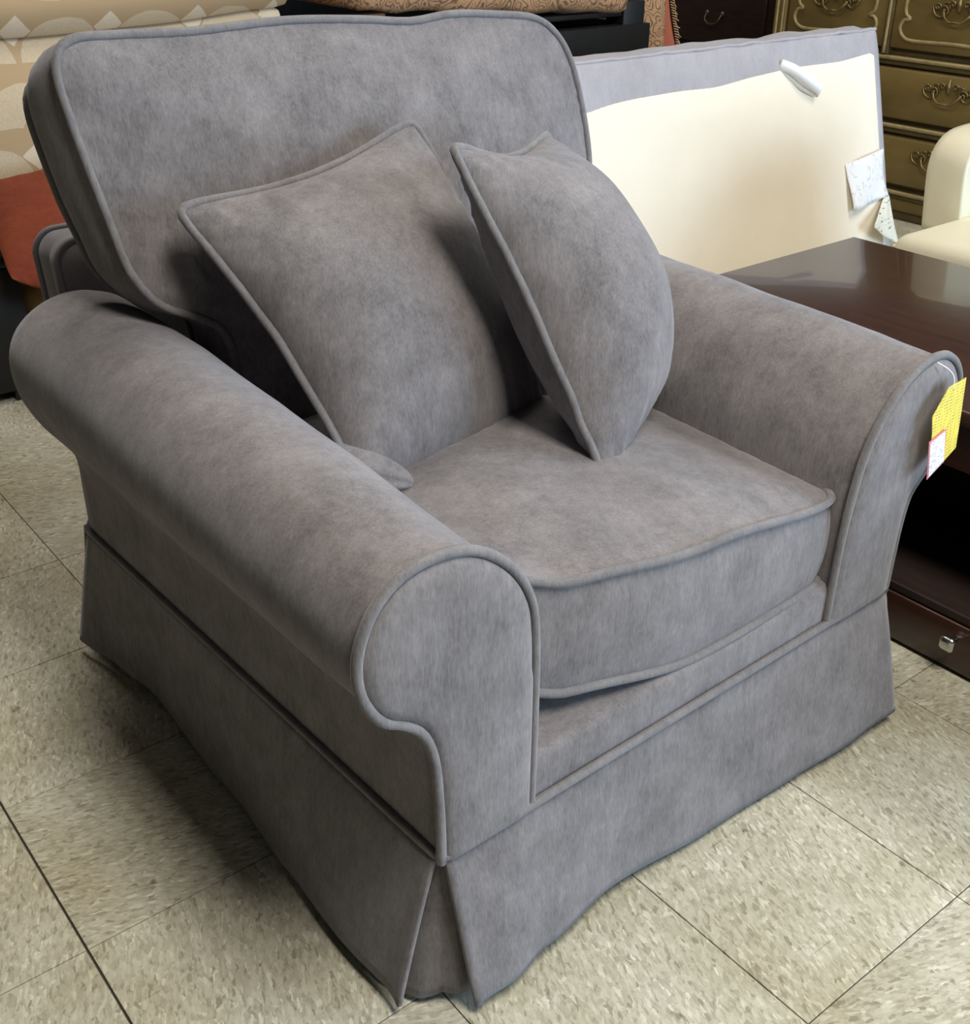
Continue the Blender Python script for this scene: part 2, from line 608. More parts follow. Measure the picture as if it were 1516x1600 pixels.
# ------------------------------------------------------------------ the grey armchair
TH = math.radians(1.8)
CO = (0.415, 0.46, 0.0)              # chair-local (u,v) of the Empty at its base
cx = 0.517 + CO[0] * math.cos(TH) - CO[1] * math.sin(TH)
cy = 0.723 + CO[0] * math.sin(TH) + CO[1] * math.cos(TH)
chair = empty('armchair', (cx, cy, 0), TH)
tag(chair, 'large grey chenille armchair with rolled arms, skirt and piped cushions', 'armchair')


def ck(name, verts, faces, mat, parent=chair, smooth=True):
    return mk(name, verts, faces, mat, parent, smooth, off=CO)


def ctube(name, path, r, mat, parent=chair, closed=False, seg=8):
    v, f = tube_vf(path, r, closed, seg)
    return mk(name, v, f, mat, parent, True, off=CO)


PR = 0.0058
# arm cross-sections in (u, z), from the outer seam round the roll to the inner foot
FRONT = [(0.000, 0.232), (-0.001, 0.30), (-0.006, 0.375), (-0.019, 0.418), (-0.041, 0.441), (-0.064, 0.456), (-0.082, 0.484), (-0.090, 0.516),
         (-0.086, 0.551), (-0.067, 0.585), (-0.034, 0.606), (0.008, 0.609), (0.050, 0.596), (0.089, 0.563), (0.114, 0.522), (0.123, 0.478), (0.126, 0.39), (0.126, 0.232)]
FRONTR = [(0.000, 0.232), (-0.001, 0.29), (-0.003, 0.345), (-0.012, 0.388), (-0.036, 0.412), (-0.066, 0.436), (-0.084, 0.475), (-0.090, 0.515),
          (-0.082, 0.548), (-0.058, 0.577), (-0.024, 0.592), (0.012, 0.590), (0.052, 0.575), (0.090, 0.542), (0.118, 0.500), (0.132, 0.452), (0.143, 0.37), (0.147, 0.232)]
BACK = [(0.000, 0.232), (0.000, 0.29), (0.000, 0.345), (-0.010, 0.382), (-0.030, 0.415), (-0.053, 0.450), (-0.070, 0.494), (-0.075, 0.538),
        (-0.066, 0.576), (-0.043, 0.605), (-0.010, 0.624), (0.028, 0.631), (0.068, 0.624), (0.102, 0.602), (0.122, 0.555), (0.128, 0.49), (0.13, 0.39), (0.13, 0.232)]
VB = 0.90


def make_arm(front, mirror):
    nf = resample(spline([(p[0], 0, p[1]) for p in front], 6), 84)
    nb = resample(spline([(p[0], 0, p[1]) for p in BACK], 6), 84)
    sg = (lambda u: 0.83 - u) if mirror else (lambda u: u)
    verts, faces = [], []
    J = 44
    M_ = len(nf)
    for j in range(J + 1):
        t = j / J
        v = VB * t
        tt = min(1.0, t * 1.12)
        tt = tt * tt * (3 - 2 * tt) * 0.5 + tt * 0.5
        edge = 1 - math.exp(-t * 60)
        for i in range(M_):
            p = nf[i].lerp(nb[i], tt)
            u, z = p.x, p.z
            # padding swells slightly behind the piped front edge and dips again
            cu_, cz = 0.02, 0.47
            du, dz = u - cu_, z - cz
            roll = max(0.0, min(1.0, (z - 0.40) / 0.06))
            sw = roll * (0.004 * math.sin(math.pi * min(1, t * 1.0)) - 0.0035 * (1 - edge))
            L = math.hypot(du, dz) or 1
            d = sw + roll * (nz((u, v, z), 7, 0.003, 3) + nz((u, v, z), 22, 0.0008, 9))
            # rounded closing of the rear end
            rb = max(0.0, (t - 0.955) / 0.045)
            k = 1 - 0.10 * rb * rb
            verts.append((sg(cu_ + (du + du / L * d) * k), v, (cz + (dz + dz / L * d) * k) if z > 0.3 else z))
    for j in range(J):
        for i in range(M_ - 1):
            a = j * M_ + i
            faces.append((a, a + 1, a + M_ + 1, a + M_))
    faces.append(tuple(J * M_ + i for i in range(M_)))
    faces.append(tuple(range(M_))[::-1])
    arm = ck('arm', verts, faces, GREY)
    # slightly padded facing panel with its cord
    ring0 = [Vector((p.x, 0, p.z)) for p in nf]
    V, F = [], []
    cen = [Vector((0.02, 0, 0.50)) if p.z > 0.42 else Vector((0.063, 0, max(0.24, p.z))) for p in ring0]
    steps = ((0.0, 0.003), (0.05, -0.006), (0.16, -0.0105), (0.4, -0.0125))
    for s, dv in steps:
        for p, q in zip(ring0, cen):
            d = p.lerp(q, s)
            V.append((sg(d.x), dv, d.z))
    for r_ in range(len(steps) - 1):
        for i in range(M_):
            i2 = (i + 1) % M_
            F.append((r_ * M_ + i, r_ * M_ + i2, (r_ + 1) * M_ + i2, (r_ + 1) * M_ + i))
    F.append(tuple((len(steps) - 1) * M_ + i for i in range(M_)))
    ck('arm_front_panel', V, F, GREY, arm)
    pth = [Vector((sg(p.x), -0.003, p.z)) for p in nf]
    cpath = []
    for p in pth:
        d = Vector((p.x - sg(0.02), 0, p.z - 0.5)).normalized() * 0.002
        cpath.append(p + d)
    ctube('piping', cpath, PR, GREYP, arm)
    return arm


make_arm(FRONT, False)
make_arm(FRONTR, True)

# seat platform and front rail between the arms
v, f = boxv(0.122, 0.70, 0.0, 0.90, 0.20, 0.298)
bev(ck('front_rail', v, f, GREY), 0.012, 3)

# back frame, lower than the back cushion, with welted rear edge
FR = [(0.030, 0.24), (0.030, 0.44)]
FR += [(0.064 - 0.034 * math.cos(k * math.pi / 16), 0.652 + 0.034 * math.sin(k * math.pi / 16)) for k in range(9)]
FR += [(0.766 + 0.034 * math.sin(k * math.pi / 16), 0.652 + 0.034 * math.cos(k * math.pi / 16)) for k in range(9)]
FR += [(0.80, 0.44), (0.80, 0.24)]
fr = resample([Vector((a, 0, b)) for a, b in FR], 240)


def frame_v(v, z):
    return v + max(0, z - 0.3) * 0.16


rings = ((0.855, 0.012), (0.862, 0.002), (0.885, 0.0), (0.89, 0.004), (0.896, 0.0), (0.925, 0.0), (0.935, 0.003), (0.94, 0.012))
V, F = [], []
for vv, ins in rings:
    for p in fr:
        q = p + (Vector((0.415, 0, 0.45)) - p).normalized() * ins
        V.append((q.x, frame_v(vv, q.z), q.z))
n_ = len(fr)
for r_ in range(len(rings) - 1):
    for i in range(n_):
        i2 = (i + 1) % n_
        F.append((r_ * n_ + i, r_ * n_ + i2, (r_ + 1) * n_ + i2, (r_ + 1) * n_ + i))
F.append(tuple(range(n_)))
F.append(tuple((len(rings) - 1) * n_ + i for i in range(n_)))
bf = ck('back_frame', V, F, LILACD)  # back frame in a lighter lilac grey than the chair fabric
for vv in (0.862, 0.938):
    ctube('piping', [(p.x, frame_v(vv, p.z), p.z) for p in fr], 0.005, LILACD, bf)


def box_cushion(outline, thick, crown_f, crown_b, bulge, frame, name, parent, mat, mkf, tubef, seed=1.0, pucker=0.0016, power=3.0, n=160, wob=0.004):
    """outline: closed list of 2D points; frame(a,b,h) -> chair/world point, h along the face normal."""
    P = resample([Vector((a, b, 0)) for a, b in outline], n, True)
    c = sum(P, Vector()) / n
    nor = []
    for i in range(n):
        t = (P[(i + 1) % n] - P[i - 1]).normalized()
        q = Vector((t.y, -t.x, 0))
        if q.dot(P[i] - c) < 0:
            q = -q
        nor.append(q)
    rows = []
    sc = [0.02, 0.12, 0.24, 0.36, 0.48, 0.6, 0.7, 0.78, 0.85, 0.90, 0.94, 0.97, 0.988, 1.0]
    for side in (1, -1):
        cr = crown_f if side > 0 else crown_b
        rr = []
        for s in sc:
            row = []
            for i in range(n):
                p = c + (P[i] - c) * s
                h = thick / 2 + cr * (1 - s ** power)
                if s > 0.8:
                    k = (1 - s) / 0.2
                    h += pucker * math.sin(i * 1.9 + 2.0 * math.sin(i * 0.37 + seed)) * math.sin(math.pi * min(1, (1 - s) / 0.16 + 0.05)) * (0.4 + 0.6 * abs(noise.noise(Vector((i * 0.09, seed, 0)))) * 2)
                h += (1 - s ** 6) * nz((p.x, p.y, side), 6, wob, seed)
                row.append((p.x, p.y, side * h))
            rr.append(row)
        if side > 0:
            rows += rr
            for q in (0.94, 0.75, 0.5, 0.2, -0.2, -0.5, -0.75, -0.94):
                rows.append([((P[i] + nor[i] * (bulge * (1 - q * q) + nz(P[i], 9, 0.0015, seed + q))).x, (P[i] + nor[i] * (bulge * (1 - q * q))).y, q * thick / 2) for i in range(n)])
        else:
            rows += rr[::-1]
    V, F = [], []
    for row in rows:
        V += [frame(*p) for p in row]
    for r_ in range(len(rows) - 1):
        for i in range(n):
            i2 = (i + 1) % n
            F.append((r_ * n + i, r_ * n + i2, (r_ + 1) * n + i2, (r_ + 1) * n + i))
    F.append(tuple(range(n)))
    F.append(tuple((len(rows) - 1) * n + i for i in range(n)))
    ob = mkf(name, V, F, mat, parent)
    for side in (1, -1):
        tubef('piping', [Vector(frame((P[i] + nor[i] * 0.003).x, (P[i] + nor[i] * 0.003).y, side * thick / 2)) for i in range(n)], PR, GREYP, ob, True)
    return ob


# seat cushion: bowed front edge, crowned top
def rounded(pts, k=5):
    return [(p.x, p.y) for p in spline([(a, b, 0) for a, b in pts], k, True)]


seat_out = rounded([(0.135, 0.11), (0.137, 0.085), (0.148, 0.066), (0.18, 0.050), (0.24, 0.032), (0.32, 0.018), (0.40, 0.012), (0.48, 0.010), (0.56, 0.012), (0.63, 0.015), (0.672, 0.020), (0.692, 0.032),
                    (0.697, 0.055), (0.698, 0.10), (0.698, 0.3), (0.698, 0.5), (0.698, 0.64), (0.69, 0.67), (0.66, 0.68), (0.42, 0.68), (0.17, 0.68), (0.14, 0.67), (0.133, 0.64), (0.133, 0.45), (0.133, 0.2)])


def seat_frame(a, b, h):
    # the cushion rides higher at the left end and is plumpest in the middle
    k = max(0.0, 1 - max(0.0, b - 0.05) * 2.0)
    zc = interp([(0.13, 0.424), (0.22, 0.402), (0.42, 0.380), (0.69, 0.361)], a) * k + 0.372 * (1 - k)
    ht = interp([(0.13, 0.074), (0.42, 0.081), (0.69, 0.064)], a) * k + 0.074 * (1 - k)
    return (a, b, zc + h * ht / 0.07)


box_cushion(seat_out, 0.140, 0.034, 0.0, 0.008, seat_frame, 'seat_cushion', chair, GREY, ck, ctube, seed=2.2, power=2.6)

# T-shaped back cushion, its ears resting on the arms, leaning back
BO = [(0.044, 0.70), (0.034, 0.76), (0.024, 0.83), (0.016, 0.90), (0.015, 0.935), (0.023, 0.958), (0.046, 0.970), (0.10, 0.970), (0.20, 0.967), (0.34, 0.971), (0.46, 0.965), (0.55, 0.957), (0.63, 0.962), (0.72, 0.956),
      (0.792, 0.947), (0.832, 0.924), (0.858, 0.88), (0.870, 0.80), (0.868, 0.72), (0.845, 0.665), (0.80, 0.642), (0.735, 0.632), (0.698, 0.615), (0.688, 0.57), (0.686, 0.50), (0.665, 0.455),
      (0.60, 0.448), (0.42, 0.446), (0.24, 0.448), (0.165, 0.455), (0.146, 0.50), (0.158, 0.565), (0.150, 0.606), (0.120, 0.630), (0.072, 0.655)]


def bc_v(z):
    return 0.655 + (z - 0.60) * 0.27


def back_frame_f(a, b, h):
    # b is height; the face leans back, thickness runs rearwards
    k = max(0.0, min(1.0, (b - 0.62) / 0.2))
    if h > 0.0:
        # pulled creases where the ear folds over the arm
        for ca, cb, sl, w_, ln, dp in ((0.135, 0.690, 0.55, 0.011, 0.050, 0.013), (0.165, 0.680, 0.75, 0.010, 0.040, -0.008), (0.105, 0.700, 0.35, 0.010, 0.040, -0.007)):
            h -= dp * math.exp(-(((a - ca) + (b - cb) * sl) / w_) ** 2) * math.exp(-((b - cb) / ln) ** 2)
    return (a, bc_v(b) + 0.062 - h * 0.96, b + (0.012 + 0.45 * k) * (min(h, 0.062) - 0.062))


box_cushion(rounded(BO, 4), 0.124, 0.040, 0.015, 0.016, back_frame_f, 'back_cushion', chair, GREY, ck, ctube, seed=5.1, power=3.4, pucker=0.0024, n=220, wob=0.007)

# skirt: flared panels, open kick pleat at the near corner
ZT, ZH = 0.236, 0.018
HF = [(0.021, -0.036), (0.07, -0.041), (0.14, -0.027), (0.26, -0.014), (0.44, -0.021), (0.62, -0.034), (0.77, -0.045), (0.845, -0.050)]
HL = [(0.014, -0.045), (0.10, -0.049), (0.28, -0.034), (0.49, -0.016), (0.59, -0.012), (0.73, -0.006), (0.81, -0.014), (0.94, -0.036)]


def skirt_panel(fn, nu, nt, name):
    V, F = [], []
    for j in range(nt + 1):
        t = j / nt
        for i in range(nu + 1):
            V.append(fn(i / nu, t))
    for j in range(nt):
        for i in range(nu):
            a = j * (nu + 1) + i
            F.append((a, a + 1, a + nu + 2, a + nu + 1))
    return solid(ck(name, V, F, GREY), 0.006)


def skirt_edge(s, e=0.045):
    return max(0.0, 1 - s / e) ** 2


def f_front(s, t):
    u = 0.004 + 0.017 * t ** 1.3 + s * (0.826 + 0.024 * t - (0.004 + 0.017 * t ** 1.3))
    hv = interp(HF, u)
    fl = t ** 0.85
    v = -0.002 + (hv + 0.002) * fl + 0.002 * math.sin(u * 23 + 1) * t
    z = ZT + (ZH - ZT) * t + 0.006 * math.sin(u * 9.0) * t
    c = skirt_edge(s)
    return (u, v - 0.002 * c * t, z - 0.006 * c * t)


def f_left(s, t):
    v0 = 0.004 + 0.010 * t
    v = v0 + s * (0.898 + 0.037 * t - v0)
    hu = interp(HL, v)
    fl = t ** 0.85
    u = -0.001 + (hu + 0.001) * fl + 0.002 * math.sin(v * 21) * t
    z = ZT + (ZH - ZT) * t + 0.006 * math.sin(v * 8.0 + 1.2) * t
    c = skirt_edge(s)
    return (u - 0.004 * c * t, v + 0.004 * c * t, z - 0.006 * c * t)


def f_right(s, t):
    v0 = -0.002 - 0.034 * t
    v = v0 + s * (0.915 + 0.02 * t - v0)
    u = 0.832 + 0.026 * t ** 0.85 + 0.004 * math.sin(v * 14) * t
    return (u, v, ZT + (ZH - ZT) * t + 0.004 * math.sin(v * 11) * t)


def f_back(s, t):
    u = -0.02 * t + s * (0.83 + 0.04 * t)
    v = 0.918 + 0.02 * t + 0.004 * math.sin(u * 18) * t
    return (u, v, ZT + (ZH - ZT) * t)


skirt_panel(f_front, 90, 16, 'skirt_panel')
skirt_panel(f_left, 90, 16, 'skirt_panel')
skirt_panel(f_right, 60, 10, 'skirt_panel')
skirt_panel(f_back, 50, 8, 'skirt_panel')
PL = spline([(-0.036, 0.070, 0), (-0.030, 0.042, 0), (-0.020, 0.020, 0), (-0.006, 0.009, 0), (0.003, 0.004, 0), (0.018, -0.010, 0), (0.036, -0.008, 0), (0.056, 0.004, 0), (0.085, 0.008, 0)], 5)


def f_pleat(s, t):
    p = PL[min(len(PL) - 1, int(round(s * (len(PL) - 1))))]
    top = Vector((0.010 + p.x * 0.18, 0.010 + p.y * 0.2, 0))
    q = top.lerp(p, t ** 0.8)
    return (q.x, q.y, ZT - 0.006 + (0.020 - ZT) * t - 0.004 * math.sin(s * 9) * t)


skirt_panel(f_pleat, len(PL) - 1, 14, 'kick_pleat')
# cord above the skirt
seam = [(-0.002, 0.898, ZT + 0.002), (-0.002, 0.6, ZT + 0.002), (-0.002, 0.3, ZT + 0.002), (-0.002, 0.03, ZT + 0.001), (-0.001, 0.006, ZT), (0.004, -0.004, ZT), (0.03, -0.006, ZT + 0.001), (0.2, -0.006, ZT + 0.002), (0.42, -0.006, ZT + 0.002),
        (0.8, -0.006, ZT + 0.002), (0.826, -0.003, ZT + 0.002), (0.834, 0.008, ZT + 0.002), (0.835, 0.3, ZT + 0.002), (0.834, 0.9, ZT + 0.002), (0.82, 0.92, ZT + 0.002), (0.4, 0.921, ZT + 0.002), (0.01, 0.921, ZT + 0.002)]
ctube('skirt_piping', seam, PR, GREYP, chair, True)
# hidden plinth and feet that carry the body
v, f = boxv(0.03, 0.80, 0.03, 0.90, 0.09, 0.236)
ck('base', v, f, WOODD, chair, False)
for a, b in ((0.07, 0.07), (0.76, 0.07), (0.07, 0.86), (0.76, 0.86)):
    v, f = boxv(a - 0.025, a + 0.025, b - 0.025, b + 0.025, 0.0, 0.10)
    ck('foot', v, f, WOODD, chair, False)


# ------------------------------------------------------------------ throw pillows
def chair_pt(u, v, z):
    return Vector((0.517 + u * math.cos(TH) - v * math.sin(TH), 0.723 + u * math.sin(TH) + v * math.cos(TH), z))


def pillow(name, corners, puff, label, cat, mat, pmat, seed, inset=0.06, group=None, back=0.75, extra=None, n=44, foot=1.0, right=1.0, pr=PR):
    """corners: TL, TR, BR, BL world points; puffed on both faces, edges drawn in between the corners."""
    TL, TR, BR, BL = [Vector(c) for c in corners]
    cen = (TL + TR + BR + BL) / 4
    e = empty(name, (cen.x, cen.y, min(c.z for c in (TL, TR, BR, BL))))
    tag(e, label, cat, group)
    off = tuple(e.location)
    nor = ((TR - BL).cross(TL - BR)).normalized()

    def base(a, b):
        p = (BL * (1 - a) + BR * a) * (1 - b) + (TL * (1 - a) + TR * a) * b
        # edges pulled in between the corners
        ia = inset * math.sin(math.pi * b) * (1 - 2 * a) * (abs(1 - 2 * a)) * (1.0 if a < 0.5 else right)
        ib = inset * math.sin(math.pi * a) * (1 - 2 * b) * (abs(1 - 2 * b)) * (1.0 if b > 0.5 else foot)
        p = p + (BR - BL).lerp(TR - TL, b) * ia + (TL - BL).lerp(TR - BR, a) * ib
        p = p + (cen - p) * 0.035 * (abs(1 - 2 * a) * abs(1 - 2 * b)) ** 7
        if extra:
            p = extra(a, b, p, nor)
        return p

    def prof(a, b):
        k = (4 * a * (1 - a)) ** 0.62 * (4 * b * (1 - b)) ** 0.62
        return k

    V, F = [], []
    idx = {}
    for side in (1, -1):
        for i in range(n + 1):
            for j in range(n + 1):
                a, b = i / n, j / n
                # denser sampling near the seams
                a = 0.5 - 0.5 * math.cos(math.pi * a)
                b = 0.5 - 0.5 * math.cos(math.pi * b)
                if side < 0 and (i in (0, n) or j in (0, n)):
                    idx[(side, i, j)] = idx[(1, i, j)]
                    continue
                p = base(a, b)
                h = puff * (1.0 if side > 0 else back) * prof(a, b)
                dm = min(a, 1 - a, b, 1 - b)
                h += 0.0028 * math.sin((a if b in (0, 1) or min(b, 1 - b) < min(a, 1 - a) else b) * 64 + seed + 2 * math.sin(a * 9 + b * 7)) * math.sin(math.pi * min(1, dm / 0.14)) if dm < 0.14 else 0
                h += prof(a, b) * nz((p.x, p.y, p.z), 8, 0.008, seed)
                p = p + nor * side * h
                idx[(side, i, j)] = len(V)
                V.append(p)
    for side in (1, -1):
        for i in range(n):
            for j in range(n):
                F.append((idx[(side, i, j)], idx[(side, i + 1, j)], idx[(side, i + 1, j + 1)], idx[(side, i, j + 1)]))
    o = mk('cover', V, F, mat, e, True, off)
    m_ = 30
    path = [base(k / m_, 0) for k in range(m_)] + [base(1, k / m_) for k in range(m_)] + [base(1 - k / m_, 1) for k in range(m_)] + [base(0, 1 - k / m_) for k in range(m_)]
    # round the corners off and let the cord waver
    sm = []
    L = len(path)
    for k in range(L):
        q = (path[k - 1] + path[k] * 2 + path[(k + 1) % L]) / 4
        q = q + (path[k] - cen).normalized() * 0.003 + nor * nz(q, 20, 0.003, seed)
        sm.append(q)
    if pmat:
        vv, ff = tube_vf(sm, pr, True, 8)
        mk('piping', vv, ff, pmat, e, True, off)
    return e


pillow('throw_pillow', [chair_pt(0.080, 0.622, 0.790), chair_pt(0.466, 0.640, 0.850), chair_pt(0.545, 0.425, 0.462), chair_pt(0.168, 0.362, 0.466)], 0.105,
       'grey piped throw pillow slumped at the left against the back cushion', 'pillow', GREY, GREYP, 1.3, inset=0.062, foot=-0.15, right=-0.2, group='throw pillows on the armchair', back=0.5)
pillow('throw_pillow', [chair_pt(0.335, 0.395, 0.870), chair_pt(0.650, 0.560, 0.822), chair_pt(0.700, 0.345, 0.482), chair_pt(0.430, 0.195, 0.458)], 0.122,
       'grey piped throw pillow standing on its corner beside the right arm', 'pillow', GREY, GREYP, 4.7, inset=0.072, foot=0.3, group='throw pillows on the armchair', back=0.66)

# its lower corner is folded under against the arm
tk = bpy.data.objects['throw_pillow']
V, F = [], []
A, B = chair_pt(0.118, 0.415, 0.504), chair_pt(0.216, 0.324, 0.480)
ax = (B - A).normalized()
sd = Vector((0.25, 0.1, 1)).cross(ax).normalized()
up = ax.cross(sd)
nu_, nv_ = 26, 40
for i in range(nu_ + 1):
    t = i / nu_
    c = A.lerp(B, t)
    w = 0.036 * max(0.0, math.sin(math.pi * (0.22 + 0.77 * t))) ** 0.55 + 0.002
    for k in range(nv_):
        a = 2 * math.pi * k / nv_
        r_ = w * (0.88 + 0.30 * abs(math.sin(a * 4.0 + t * 1.6)) ** 0.8)
        V.append(c + sd * math.cos(a) * r_ * 1.0 + up * math.sin(a) * r_ * 0.8)
for i in range(nu_):
    for k in range(nv_):
        F.append((i * nv_ + k, i * nv_ + (k + 1) % nv_, (i + 1) * nv_ + (k + 1) % nv_, (i + 1) * nv_ + k))
F.append(tuple(range(nv_)))
F.append(tuple(nu_ * nv_ + k for k in range(nv_)))
mk('folded_corner', V, F, GREY, tk, True, tuple(tk.location))

# ------------------------------------------------------------------ price tag on the right arm
tg = empty('price_tag', tuple(chair_pt(0.845, -0.034, 0.433)))
tag(tg, 'yellow card price tag with white sticker hanging from the right arm', 'tag')
toff = tuple(tg.location)


def flat(name, pts, t, mat, parent, off):
    """pts: (u, v, z) loop in chair coords -> thin solid sheet"""
    P = [chair_pt(*p) for p in pts]
    o = mk(name, P, [tuple(range(len(P)))], mat, parent, False, off)
    return solid(o, t, 0)


flat('card', [(0.838, -0.030, 0.560), (0.880, -0.030, 0.563), (0.886, -0.031, 0.51), (0.889, -0.033, 0.457), (0.861, -0.034, 0.446), (0.820, -0.034, 0.462), (0.813, -0.033, 0.50), (0.808, -0.031, 0.526)], 0.0008, YELLOW, tg, toff)
flat('sticker_edge', [(0.806, -0.0350, 0.491), (0.8445, -0.0350, 0.4995), (0.8565, -0.0365, 0.447), (0.8185, -0.0365, 0.431)], 0.0006, PINK, tg, toff)
flat('sticker', [(0.8085, -0.0358, 0.4885), (0.8425, -0.0358, 0.4965), (0.8540, -0.0372, 0.4495), (0.8205, -0.0372, 0.4345)], 0.0006, WHITEP, tg, toff)
vv, ff = tube_vf(spline([chair_pt(0.828, -0.012, 0.592), chair_pt(0.842, -0.022, 0.582), chair_pt(0.850, -0.028, 0.570), chair_pt(0.8505, -0.031, 0.553)], 5), 0.0009, False, 6)
mk('string', vv, ff, WHITE, tg, True, toff)

# ------------------------------------------------------------------ dark coffee table on the right
tb = empty('coffee_table', (1.88, 0.88, 0))
tag(tb, 'low dark espresso wooden table with storage base beside the armchair', 'table')
TXo = (1.88, 0.88, 0)


def tbox(name, x0, x1, y0, y1, z0, z1, mat, b=0.004, parent=tb):
    v, f = boxv(x0, x1, y0, y1, z0, z1)
    o = mk(name, v, f, mat, parent, True, TXo)
    return bev(o, b, 2)


tbox('table_top', 1.54, 2.205, 0.28, 1.465, 0.425, 0.452, WOOD, 0.006)
tbox('apron', 1.562, 2.185, 0.30, 1.445, 0.345, 0.425, WOOD, 0.003)
tbox('side_panel', 1.562, 2.185, 1.42, 1.445, 0.112, 0.345, WOOD)
tbox('side_panel', 1.562, 2.185, 0.30, 0.325, 0.112, 0.345, WOOD)
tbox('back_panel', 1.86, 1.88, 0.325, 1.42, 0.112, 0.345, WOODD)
tbox('lower_shelf', 1.556, 2.19, 0.295, 1.45, 0.096, 0.112, WOODD, 0.003)  # recess shade put into the colour: darker copy of the espresso wood
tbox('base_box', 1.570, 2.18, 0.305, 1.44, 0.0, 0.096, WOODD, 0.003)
for y0, y1 in ((0.315, 0.862), (0.872, 1.43)):
    dr = tbox('drawer', 1.553, 1.59, y0, y1, 0.008, 0.094, WOOD, 0.003)
    yk = 0.722 if y0 < 0.5 else 1.10
    prof = [(0.0, 0.0065), (0.010, 0.0055), (0.014, 0.007), (0.018, 0.0125), (0.024, 0.0125), (0.027, 0.009)]
    V, F = [], []
    for d, r_ in prof:
        for k in range(16):
            a = 2 * math.pi * (k + 0.5) / 16
            sq = 1.0 / max(abs(math.cos(a)), abs(math.sin(a))) if d > 0.015 else 1.0
            sq = min(sq, 1.28)
            V.append((1.553 - d, yk + math.cos(a) * r_ * sq, 0.066 + math.sin(a) * r_ * sq))
    for r_ in range(len(prof) - 1):
        for k in range(16):
            F.append((r_ * 16 + k, r_ * 16 + (k + 1) % 16, (r_ + 1) * 16 + (k + 1) % 16, (r_ + 1) * 16 + k))
    F.append(tuple(range(16)))
    F.append(tuple((len(prof) - 1) * 16 + k for k in range(16)))
    mk('knob', V, F, STEEL, dr, True, TXo)

# ------------------------------------------------------------------ leaning cushion with cream underside
lc = empty('sofa_cushion', (2.6, 2.18, 0))
tag(lc, 'long lilac-grey sofa cushion stood on edge showing its cream lining', 'cushion')
LO = (2.6, 2.18, 0)
X0, X1, HT = 1.74, 3.405, 0.722


def lc_pt(x, s, d):
    """s: height along the leaning face, d: depth behind the face"""
    lean = 0.27
    return (x, 2.10 + s * math.sin(lean) + d * math.cos(lean), s * math.cos(lean) + (0 if s < 0.02 else -d * math.sin(lean) * 0.3) + 0.003)


V, F = [], []
nx, ns = 70, 30
sec = [(s / 14 * 0.735, 0.0) for s in range(15)] + [(0.745, 0.004), (0.750, 0.018), (0.749, 0.05), (0.751, 0.085), (0.744, 0.122), (0.73, 0.135)] + [(0.72 - s / 10 * 0.71, 0.138) for s in range(11)]
for i in range(nx + 1):
    x = X0 + (X1 - X0) * i / nx
    edge = min(i, nx - i) / nx
    for s, d in sec:
        w_ = 0.0
        if s > 0.70:
            w_ = 0.006 * noise.noise(Vector((x * 11, d * 14, 1.0))) + (0.012 * noise.noise(Vector((x * 6, 3, 2.0))) + 0.008 if d > 0.06 else 0)
        pf = 0.006 * math.sin(math.pi * s / 0.75) * (1 if d < 0.05 else -1)
        V.append(lc_pt(x + (-1 if i > nx / 2 else 1) * (0.006 if edge == 0 and (s > 0.72) else 0), s + w_, d - pf * min(1, edge * 8)))
ms = len(sec)
for i in range(nx):
    for k in range(ms - 1):
        F.append((i * ms + k, (i + 1) * ms + k, (i + 1) * ms + k + 1, i * ms + k + 1))
    F.append((i * ms + ms - 1, (i + 1) * ms + ms - 1, (i + 1) * ms, i * ms))
F.append(tuple(range(ms)))
F.append(tuple(nx * ms + k for k in range(ms)))
mk('cover', V, F, LILAC, lc, True, LO)
# cream lining panel, its top edge sloping a little
V, F = [], []
for i in range(nx + 1):
    t = i / nx
    x = X0 + 0.03 + (X1 - 0.022 - X0 - 0.03) * t
    top = 0.648 + 0.044 * max(0, (x - 2.0) / 1.4) ** 1.0 + 0.003 * math.sin(x * 9)
    if x > X1 - 0.05:
        top -= 0.012 * ((x - (X1 - 0.05)) / 0.028) ** 2
    for k in range(13):
        s = 0.012 + (top - 0.012) * k / 12
        d = -0.007 - 0.006 * math.sin(math.pi * s / 0.7) * min(1, min(t, 1 - t) * 8) + nz((x, s, 0), 5, 0.004, 8)
        # soft pulled creases towards the lower edge
        d += 0.004 * max(0, math.sin(x * 9 + s * 26)) ** 6 * max(0, 0.33 - s) * 3
        if k == 12 or i in (0, nx) or k == 0:
            d = 0.001
        V.append(lc_pt(x, s, d))
for i in range(nx):
    for k in range(12):
        F.append((i * 13 + k, (i + 1) * 13 + k, (i + 1) * 13 + k + 1, i * 13 + k + 1))
mk('lining', V, F, CREAM, lc, True, LO)
# corded top seam
tube_pts = [Vector(lc_pt(X0 + (X1 - X0) * i / 80, 0.748 + 0.005 * noise.noise(Vector((i * 0.4, 0, 5))), 0.006)) - Vector(LO) for i in range(81)]
tube('piping', tube_pts, 0.005, LILAC, lc)


def ribbon(name, path, width, mat, parent, off, wdir):
    V, F = [], []
    for p in path:
        V += [Vector(p) - Vector(wdir) * width / 2, Vector(p) + Vector(wdir) * width / 2]
    for i in range(len(path) - 1):
        F.append((2 * i, 2 * i + 1, 2 * i + 3, 2 * i + 2))
    return solid(mk(name, V, F, mat, parent, True, off), 0.0012, 0)


